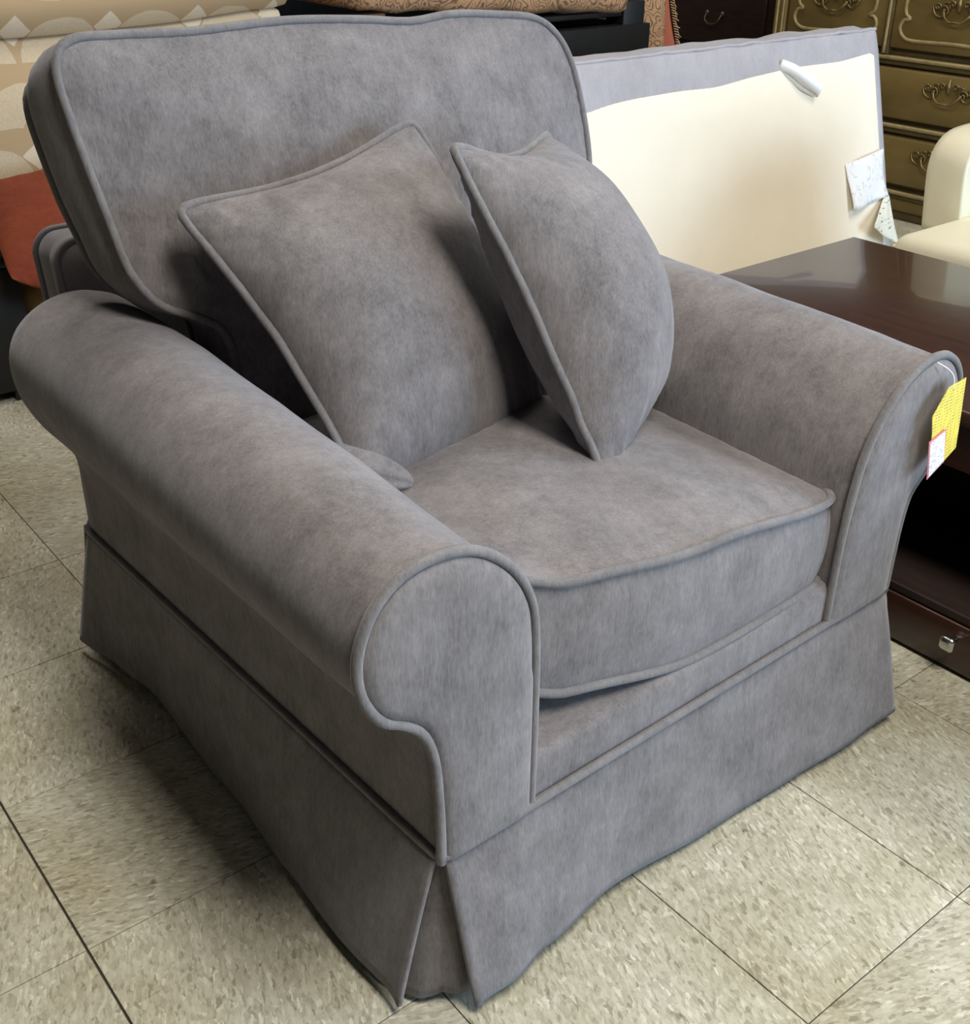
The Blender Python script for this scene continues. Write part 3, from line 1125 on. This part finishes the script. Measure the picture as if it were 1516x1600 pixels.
rp = spline([lc_pt(2.915, 0.683, -0.004), lc_pt(2.945, 0.665, -0.030), lc_pt(2.99, 0.632, -0.045), lc_pt(3.045, 0.600, -0.040), lc_pt(3.050, 0.592, -0.030), lc_pt(2.99, 0.618, -0.022), lc_pt(2.945, 0.652, -0.014), lc_pt(2.917, 0.680, -0.006)], 5)
ribbon('loop_handle', rp, 0.030, WHITE, lc, LO, Vector((0.35, -0.25, 0.9)).normalized())


def sheet(name, c4, mat, parent, off, bend, n=12, seed=0):
    a, b, c, d = [Vector(p) for p in c4]
    V, F = [], []
    nrm = (b - a).cross(d - a).normalized()
    for i in range(n + 1):
        for j in range(n + 1):
            s, t = i / n, j / n
            p = (a * (1 - s) + b * s) * (1 - t) + (d * (1 - s) + c * s) * t
            p = p + nrm * (bend * (math.sin(s * 5 + t * 3 + seed) + 0.6 * math.sin(s * 9 - t * 4 + seed)))
            V.append(p)
    for i in range(n):
        for j in range(n):
            F.append((i * (n + 1) + j, (i + 1) * (n + 1) + j, (i + 1) * (n + 1) + j + 1, i * (n + 1) + j + 1))
    return solid(mk(name, V, F, mat, parent, True, off), 0.0012, 0)


sheet('care_label', [lc_pt(3.175, 0.365, -0.026), lc_pt(3.372, 0.388, -0.018), lc_pt(3.392, 0.238, -0.018), lc_pt(3.185, 0.218, -0.026)], LAW, lc, LO, 0.006, seed=1.0)
sheet('barcode_label', [lc_pt(3.365, 0.236, -0.020), lc_pt(3.398, 0.236, -0.014), lc_pt(3.375, 0.085, -0.060), lc_pt(3.235, 0.165, -0.060)], BARC, lc, LO, 0.003, seed=2.0)

# ------------------------------------------------------------------ cream leather seat at the right edge
cs = empty('cream_lounge_chair', (2.85, 1.2, 0))
tag(cs, 'cream leather low lounge seat at the right behind the dark table', 'chair')
CS = (2.85, 1.2, 0)


def rbox(name, x0, x1, y0, y1, z0, z1, r, mat, parent, off, seg=5, puff=0.0, rz=0.0):
    bm = bmesh.new()
    v, f = boxv(x0, x1, y0, y1, z0, z1)
    vs_ = [bm.verts.new(p) for p in v]
    for q in f:
        bm.faces.new([vs_[i] for i in q])
    bmesh.ops.recalc_face_normals(bm, faces=bm.faces)
    bmesh.ops.bevel(bm, geom=bm.edges[:], offset=r, segments=seg, affect='EDGES', profile=0.5)
    V = [p.co.copy() for p in bm.verts]
    F = [tuple(q.index for q in fc.verts) for fc in bm.faces]
    bm.free()
    c = Vector(((x0 + x1) / 2, (y0 + y1) / 2, (z0 + z1) / 2))
    if rz:
        M3 = Matrix.Rotation(rz, 3, 'Z')
        V = [c + M3 @ (p - c) for p in V]
    return mk(name, V, F, mat, parent, True, off)


rbox('base', 2.47, 3.3, 0.82, 1.62, 0.04, 0.29, 0.03, CREAML, cs, CS)
sc_ = rbox('seat_cushion', 2.445, 3.28, 0.80, 1.525, 0.285, 0.405, 0.038, CREAML, cs, CS)
loop = rounded([(2.452, 0.85), (2.452, 1.45), (2.47, 1.51), (2.52, 1.522), (3.20, 1.522), (3.26, 1.50), (3.276, 1.45), (3.276, 0.85), (3.25, 0.81), (3.2, 0.803), (2.52, 0.803), (2.47, 0.815)], 5)
vv, ff = tube_vf([(a, b, 0.372) for a, b in loop], 0.004, True, 6)
mk('seam', vv, ff, CREAML, sc_, True, CS)
# backrest with a rounded, rising shoulder
BS = [(2.692, 0.36), (2.686, 0.48), (2.690, 0.525), (2.708, 0.560), (2.75, 0.588), (2.82, 0.60), (3.0, 0.605), (3.22, 0.60), (3.28, 0.58), (3.295, 0.5), (3.295, 0.36)]
bs = resample(spline([(a, 0, b) for a, b in BS], 5), 60)
V, F = [], []
rr_ = ((1.502, 0.018), (1.492, 0.006), (1.500, 0.0), (1.58, 0.0), (1.60, 0.004), (1.605, 0.02))
for vv_, ins in rr_:
    for p in bs:
        q = p + (Vector((2.95, 0, 0.45)) - p).normalized() * ins
        V.append((q.x, vv_ + (q.z - 0.4) * 0.08, q.z))
nb_ = len(bs)
for r_ in range(len(rr_) - 1):
    for i in range(nb_):
        i2 = (i + 1) % nb_
        F.append((r_ * nb_ + i, r_ * nb_ + i2, (r_ + 1) * nb_ + i2, (r_ + 1) * nb_ + i))
F.append(tuple(range(nb_)))
F.append(tuple((len(rr_) - 1) * nb_ + i for i in range(nb_)))
mk('backrest', V, F, CREAML, cs, True, CS)
for a, b in ((2.53, 0.88), (3.24, 0.88), (2.53, 1.56), (3.24, 1.56)):
    v, f = boxv(a - 0.02, a + 0.02, b - 0.02, b + 0.02, 0, 0.05)
    mk('foot', v, f, WOODD, cs, False, CS)


# ------------------------------------------------------------------ olive gold dresser (front faces -x)
def rel(o):
    return tuple(o.location)


def scroll(c, r, turns, sgn, y0, z0):
    """small spiral leaf in the y-z plane"""
    pts = []
    for k in range(22):
        t = k / 21
        a = t * turns * 2 * math.pi
        rr = r * (1 - 0.85 * t)
        pts.append((c, y0 + sgn * rr * math.cos(a), z0 + rr * math.sin(a)))
    return pts


def ornate_handle(parent, x, y, z, s, off, mat):
    """cast rococo bail pull: leaf back-plates, post and hanging bail"""
    P = []
    tp = lambda t: 0.0075 * s * (1 - 0.6 * abs(2 * t - 1))
    for sg in (-1, 1):
        P.append(tube_vf([Vector(q) for q in scroll(x - 0.006, 0.017 * s, 1.4, sg, y + sg * 0.047 * s, z + 0.002 * s)], 0.0036 * s, False, 6))
        P.append(tube_vf([Vector(q) for q in scroll(x - 0.006, 0.011 * s, 1.2, -sg, y + sg * 0.070 * s, z + 0.012 * s)], 0.0032 * s, False, 6))
        P.append(tube_vf([Vector(q) for q in scroll(x - 0.007, 0.010 * s, 1.1, sg, y + sg * 0.022 * s, z + 0.022 * s)], 0.0034 * s, False, 6))
        P.append(tube_vf(spline([(x - 0.005, y + sg * 0.085 * s, z + 0.012 * s), (x - 0.008, y + sg * 0.076 * s, z - 0.006 * s), (x - 0.006, y + sg * 0.058 * s, z - 0.014 * s), (x - 0.008, y + sg * 0.045 * s, z - 0.004 * s)], 5), 0.0034 * s, False, 6))
        P.append(tube_vf(spline([(x - 0.006, y + sg * 0.030 * s, z + 0.008 * s), (x - 0.007, y + sg * 0.036 * s, z + 0.026 * s), (x - 0.006, y + sg * 0.050 * s, z + 0.022 * s)], 5), 0.003 * s, False, 6))
    P.append(tube_vf(spline([(x - 0.006, y, z + 0.002 * s), (x - 0.010, y, z + 0.022 * s), (x - 0.006, y, z + 0.044 * s)], 5), tp, False, 8))
    h = multi('handle', [([Vector(q) - Vector(off) for q in v], f) for v, f in P], mat, parent)
    bail = spline([(x - 0.012, y - 0.046 * s, z + 0.004 * s), (x - 0.022, y - 0.036 * s, z - 0.012 * s), (x - 0.026, y - 0.018 * s, z - 0.024 * s), (x - 0.028, y, z - 0.024 * s), (x - 0.026, y + 0.018 * s, z - 0.024 * s), (x - 0.022, y + 0.036 * s, z - 0.012 * s), (x - 0.012, y + 0.046 * s, z + 0.004 * s)], 5)
    v, f = tube_vf(bail, 0.0036 * s, False, 6)
    h2 = mk('bail', v, f, mat, parent, True, off)
    return h


od = empty('olive_dresser', (4.2, 2.55, 0))
tag(od, 'olive-gold provincial dresser with carved drawers and scrolled brass pulls', 'dresser')
OD = (4.2, 2.55, 0)


def obox(name, x0, x1, y0, y1, z0, z1, mat, parent=od, b=0.004):
    v, f = boxv(x0, x1, y0, y1, z0, z1)
    return bev(mk(name, v, f, mat, parent, True, OD), b, 2)


YA, YB = 1.55, 3.135               # right and left ends as seen
obox('body', 3.965, 4.45, YA, YB, 0.045, 0.86, OLIVED, b=0.006)
obox('top', 3.92, 4.47, YA - 0.02, YB + 0.02, 0.86, 0.89, OLIVE, b=0.008)
obox('plinth', 3.955, 4.44, YA + 0.01, YB - 0.01, 0.0, 0.05, OLIVED)
# stiles, rails and mouldings
obox('stile', 3.935, 3.975, YB - 0.055, YB, 0.05, 0.86, OLIVE)
obox('stile', 3.935, 3.975, YA, YA + 0.055, 0.05, 0.86, OLIVE)
tube('bead', [(3.932 - OD[0], YB - 0.018 - OD[1], 0.06 + 0.8 * k / 10) for k in range(11)], 0.006, OLIVEL, od)
tube('bead', [(3.932 - OD[0], YB - 0.044 - OD[1], 0.06 + 0.8 * k / 10) for k in range(11)], 0.004, OLIVEL, od)
for z in (0.105, 0.340, 0.572):
    obox('rail', 3.945, 3.975, YA + 0.055, YB - 0.055, z - 0.030, z + 0.004, OLIVED)
    obox('moulding', 3.933, 3.960, YA + 0.05, YB - 0.05, z - 0.012, z + 0.002, OLIVEL, b=0.005)
obox('apron', 3.94, 3.97, YA + 0.05, YB - 0.05, 0.035, 0.076, OLIVE, b=0.006)
rows = ((0.128, 0.300), (0.360, 0.535))
for z0, z1 in rows:
    for y0, y1 in ((YA + 0.06, YB - 0.06),):
        d = obox('drawer', 3.938, 3.98, y0, y1, z0, z1, OLIVE, b=0.010)
        for yc in (1.98, 2.325, 2.86):
            if yc == 1.98:
                continue
            ornate_handle(d, 3.938, yc, (z0 + z1) / 2 + 0.022, 1.2, OD, BRASS)
for y0, y1 in ((2.632, YB - 0.062), (2.085, 2.602), (YA + 0.06, 2.055)):
    d = obox('drawer', 3.942, 3.98, y0, y1, 0.600, 0.845, OLIVE, b=0.006)
    c_, hw = (y0 + y1) / 2, (y1 - y0) / 2
    # scalloped cartouche moulding
    q = [(-hw + 0.055, 0.640), (-hw + 0.10, 0.630), (0, 0.634), (hw - 0.10, 0.630), (hw - 0.055, 0.640), (hw - 0.035, 0.668), (hw - 0.046, 0.695), (hw - 0.070, 0.702), (hw - 0.052, 0.716), (hw - 0.046, 0.745), (hw - 0.052, 0.775),
         (hw - 0.070, 0.79), (hw - 0.046, 0.80), (hw - 0.06, 0.822), (hw - 0.1, 0.828), (0, 0.824), (-hw + 0.1, 0.828), (-hw + 0.06, 0.822), (-hw + 0.046, 0.80), (-hw + 0.070, 0.79), (-hw + 0.052, 0.775), (-hw + 0.046, 0.745), (-hw + 0.052, 0.716), (-hw + 0.070, 0.702), (-hw + 0.046, 0.695), (-hw + 0.035, 0.668)]
    lp = spline([(3.940, c_ + a, b) for a, b in q], 4, True)
    v, f = tube_vf(lp, 0.0065, True, 8)
    mk('cartouche', v, f, OLIVEL, d, True, OD)
    ornate_handle(d, 3.940, c_, 0.735, 1.2, OD, BRASS)
for yc in (2.617, 2.070):
    obox('divider', 3.938, 3.975, yc - 0.014, yc + 0.014, 0.575, 0.86, OLIVED)
    tube('bead', [(3.936 - OD[0], yc - OD[1], 0.58 + 0.28 * k / 8) for k in range(9)], 0.006, OLIVEL, od)

# ------------------------------------------------------------------ dark mahogany chest beside it
mc = empty('mahogany_chest', (4.3, 3.75, 0))
tag(mc, 'dark mahogany chest of drawers with looped pulls left of the olive dresser', 'chest')
MC = (4.3, 3.75, 0)


def mbox(name, x0, x1, y0, y1, z0, z1, parent=mc, b=0.004, mat=MAHOG):
    v, f = boxv(x0, x1, y0, y1, z0, z1)
    return bev(mk(name, v, f, mat, parent, True, MC), b, 2)


mbox('body', 4.02, 4.5, 3.20, 4.30, 0.03, 0.95)
mbox('top', 3.99, 4.52, 3.18, 4.32, 0.95, 0.98)
for z0, z1 in ((0.06, 0.27), (0.29, 0.50), (0.52, 0.72), (0.74, 0.93)):
    d = mbox('drawer', 4.005, 4.04, 3.235, 4.265, z0, z1, b=0.006)
    zc = (z0 + z1) / 2
    for yc in (3.50, 4.02):
        P = []
        bail = spline([(3.999, yc - 0.042, zc + 0.018), (3.985, yc - 0.038, zc - 0.004), (3.980, yc - 0.018, zc - 0.020), (3.980, yc, zc - 0.022), (3.980, yc + 0.018, zc - 0.020), (3.985, yc + 0.038, zc - 0.004), (3.999, yc + 0.042, zc + 0.018)], 5)
        P.append(tube_vf(bail, 0.0042, False, 6))
        for s in (-1, 1):
            P.append(tube_vf([(4.004, yc + s * 0.042, zc + 0.018), (3.998, yc + s * 0.042, zc + 0.018), (3.994, yc + s * 0.042, zc + 0.018)], lambda t: 0.013 - 0.006 * t, False, 10))
        multi('handle', [([Vector(q) - Vector(MC) for q in v], f) for v, f in P], BRASSD, d)

# ------------------------------------------------------------------ black daybed with paisley mattress behind
db = empty('daybed', (2.45, 3.4, 0))
tag(db, 'black wooden daybed frame with corner post behind the armchair', 'daybed')
DB = (2.45, 3.4, 0)


def dbox(name, x0, x1, y0, y1, z0, z1, mat=BLACK, b=0.004):
    v, f = boxv(x0, x1, y0, y1, z0, z1)
    return bev(mk(name, v, f, mat, db, True, DB), b, 2)


dbox('front_rail', 1.82, 3.105, 3.00, 3.05, 0.50, 0.700)
dbox('end_panel', 3.055, 3.105, 3.05, 3.85, 0.42, 0.700)
dbox('end_panel', 1.82, 1.86, 3.05, 3.85, 0.42, 0.700)
dbox('back_rail', 1.86, 3.055, 3.80, 3.85, 0.50, 0.700)
dbox('back_panel', 1.82, 3.105, 3.85, 3.88, 0.50, 1.15)  # unseen dark backing, added to blacken the gap above the frame
dbox('slat_deck', 1.86, 3.055, 3.05, 3.80, 0.62, 0.64)
for a, b in ((1.82, 3.00), (2.985, 3.00), (1.82, 3.76), (2.985, 3.76)):
    dbox('post', a, a + 0.10, b + 0.012, b + 0.10, 0.0, 0.772)
dbox('side_stretcher', 1.92, 2.985, 3.02, 3.06, 0.726, 0.744)
dbox('support_block', 1.855, 2.01, 3.0, 3.03, 0.70, 0.792, BROWN)

mt = empty('paisley_mattress', (2.45, 3.4, 0.70))
tag(mt, 'brown and tan paisley covered mattress on the black daybed', 'mattress')


def quilt(name, x0, x1, y0, y1, z0, z1, mat, parent, off, seed=0):
    V, F = [], []
    nx_ = 48
    sec = [(y0 + 0.02, z0), (y0 - 0.005, z0 + 0.015), (y0 - 0.012, z0 + 0.05), (y0 - 0.008, z1 - 0.05), (y0 + 0.02, z1 - 0.01), (y0 + 0.08, z1), ((y0 + y1) / 2, z1 + 0.01), (y1 - 0.08, z1), (y1, z1 - 0.05), (y1, z0 + 0.03), (y1 - 0.03, z0)]
    for i in range(nx_ + 1):
        x = x0 + (x1 - x0) * i / nx_
        for y, z in sec:
            V.append((x, y + 0.012 * noise.noise(Vector((x * 9, z * 9, seed))), z + 0.062 * (2.6 - x) + 0.014 * noise.noise(Vector((x * 8, y * 5, seed + 3)))))
    m_ = len(sec)
    for i in range(nx_):
        for k in range(m_):
            k2 = (k + 1) % m_
            F.append((i * m_ + k, (i + 1) * m_ + k, (i + 1) * m_ + k2, i * m_ + k2))
    F.append(tuple(range(m_)))
    F.append(tuple(nx_ * m_ + k for k in range(m_)))
    return mk(name, V, F, mat, parent, True, off)


quilt('cover', 1.93, 2.975, 3.00, 3.74, 0.760, 0.90, PAIS, mt, (2.45, 3.4, 0.70), 4)

# paisley throw hanging over the end of the daybed, coral border and fringe
tw = empty('paisley_throw', (3.25, 3.15, 0.0))
tag(tw, 'tan paisley throw with coral border and fringe hanging by the daybed', 'throw')
TW = (3.25, 3.15, 0)


def hang(name, xs, mat, seed, parent, off, y=3.05, th=0.006):
    """xs(z) -> (x0, x1); cloth falling from z 0.85 to 0.30"""
    V, F = [], []
    nz_, nx_ = 22, 16
    for j in range(nz_ + 1):
        z = 0.30 + 0.58 * j / nz_
        a, b = xs(z)
        for i in range(nx_ + 1):
            x = a + (b - a) * i / nx_
            yy = y + 0.22 * (x - 3.12) + 0.014 * math.sin(x * 34 + z * 3 + seed) + 0.01 * noise.noise(Vector((x * 6, z * 5, seed)))
            V.append((x, yy, z))
    for j in range(nz_):
        for i in range(nx_):
            k = j * (nx_ + 1) + i
            F.append((k, k + 1, k + nx_ + 2, k + nx_ + 1))
    return solid(mk(name, V, F, mat, parent, True, off), th, 0)


hang('cloth', lambda z: (3.112, 3.235 + 0.10 * (0.74 - z)), PAIS, 0.0, tw, TW)
hang('border', lambda z: (3.233 + 0.10 * (0.74 - z), 3.275 + 0.42 * (0.78 - z)), CORAL, 0.0, tw, TW)
P = []
for k in range(60):
    z = 0.32 + 0.54 * k / 59
    x = 3.275 + 0.42 * (0.78 - z)
    yy = 3.05 + 0.22 * (x - 3.12)
    P.append(tube_vf([(x, yy, z), (x + 0.014, yy - 0.004 + 0.004 * math.sin(k), z - 0.004), (x + 0.028, yy + 0.006 * math.sin(k * 2.1), z - 0.014 + 0.006 * math.sin(k * 1.7))], 0.0022, False, 5))
multi('fringe', [([Vector(q) - Vector(TW) for q in v], f) for v, f in P], GOLD, tw)

# ------------------------------------------------------------------ beige brocade sofa seen from behind
sf = empty('brocade_sofa', (0.75, 3.55, 0))
tag(sf, 'beige fan-patterned sofa with rolled back behind the armchair at the left', 'sofa')
SF = (0.75, 3.55, 0)


def loft_x(name, sec_fn, x0, x1, nx_, mat, parent, off, round_=0.05):
    V, F = [], []
    m_ = None
    for i in range(nx_ + 1):
        t = i / nx_
        x = x0 + (x1 - x0) * t
        S = sec_fn(x)
        m_ = len(S)
        de = min(x - x0, x1 - x)
        k = 1.0
        if de < round_:
            k = 1 - 0.30 * (1 - math.sqrt(max(0, 1 - (1 - de / round_) ** 2)))
        c_y = sum(p[0] for p in S) / m_
        c_z = sum(p[1] for p in S) / m_
        for y, z in S:
            V.append((x, c_y + (y - c_y) * k + nz((x, y, z), 5, 0.006, 2), c_z + (z - c_z) * k + nz((x, y, z), 4, 0.006, 6)))
    for i in range(nx_):
        for k in range(m_):
            k2 = (k + 1) % m_
            F.append((i * m_ + k, (i + 1) * m_ + k, (i + 1) * m_ + k2, i * m_ + k2))
    F.append(tuple(range(m_)))
    F.append(tuple(nx_ * m_ + k for k in range(m_)))
    return mk(name, V, F, mat, parent, True, off)


def rise(x):
    return 0.030 * max(0, (x - 1.15) / 0.6) ** 1.2 if x > 1.15 else 0.0


def sec_low(x):
    zt = 0.790 + rise(x)
    return [(p.x, p.y) for p in spline([(3.16, 0.06, 0), (3.12, 0.12, 0), (3.105, 0.30, 0), (3.085, 0.50, 0), (3.080, 0.66, 0), (3.105, zt - 0.03, 0), (3.15, zt, 0), (3.35, zt, 0), (3.37, 0.5, 0), (3.37, 0.06, 0)], 4, True)]


def sec_up(x):
    zt = 0.782 + rise(x)
    return [(p.x, p.y) for p in spline([(3.14, zt + 0.004, 0), (3.09, zt + 0.018, 0), (3.055, zt + 0.07, 0), (3.06, zt + 0.14, 0), (3.11, zt + 0.20, 0), (3.22, zt + 0.22, 0), (3.36, zt + 0.18, 0), (3.40, zt + 0.08, 0), (3.36, zt + 0.0, 0)], 4, True)]


loft_x('back_panel', sec_low, -0.30, 1.76, 60, BROC, sf, SF, 0.05)
loft_x('back_roll', sec_up, -0.32, 1.775, 60, BROC, sf, SF, 0.07)
rbox('seat', -0.28, 1.74, 3.36, 4.05, 0.08, 0.44, 0.05, BROC, sf, SF)
for x0 in (-0.32, 1.56):
    rbox('arm', x0, x0 + 0.2, 3.38, 4.03, 0.06, 0.64, 0.07, BROC, sf, SF)
for a in (-0.2, 1.66):
    for b in (3.2, 3.95):
        v, f = boxv(a - 0.03, a + 0.03, b - 0.03, b + 0.03, 0, 0.09)
        mk('foot', v, f, WOODD, sf, False, SF)

# black storage box, folded tan throw and rust pillow at the far left
bb = empty('black_trunk', (0.52, 2.88, 0))
tag(bb, 'plain black box on the floor at the left edge behind the armchair', 'box')
BB = (0.52, 2.88, 0)
v, f = boxv(0.14, 0.785, 2.76, 2.99, 0.028, 0.335)
bev(mk('body', v, f, BLACK, bb, True, BB), 0.006, 2)
v, f = boxv(0.13, 0.792, 2.75, 3.00, 0.335, 0.362)
bev(mk('lid', v, f, BLACK, bb, True, BB), 0.006, 2)
for a, b in ((0.19, 2.79), (0.74, 2.79), (0.19, 2.96), (0.74, 2.96)):
    v, f = boxv(a - 0.02, a + 0.02, b - 0.02, b + 0.02, 0, 0.03)
    mk('foot', v, f, BLACK, bb, False, BB)
ts = empty('tan_folded_blanket', (1.05, 2.88, 0))
tag(ts, 'tan woven blanket folded beneath the rust velvet pillow', 'blanket')
TAN = fabric('tan_tapestry', (0.22, 0.14, 0.065), (0.40, 0.27, 0.14), mottle=40, sheen=0.05, tint=(0.8, 0.6, 0.4))
for k in range(3):
    rbox('fold', 0.80, 1.27 - 0.01 * k, 2.79 + 0.025 * k, 3.04, 0.002 + 0.085 * k, 0.086 + 0.085 * k, 0.036, TAN, ts, (1.05, 2.88, 0), 4)
pillow('velvet_pillow', [(0.767, 2.98, 0.479), (1.17, 3.00, 0.522), (1.03, 2.64, 0.165), (0.72, 2.62, 0.345)], 0.07,
       'rust red velvet pillow leaning on the beige sofa', 'pillow', RED, None, 8.2, inset=0.03)
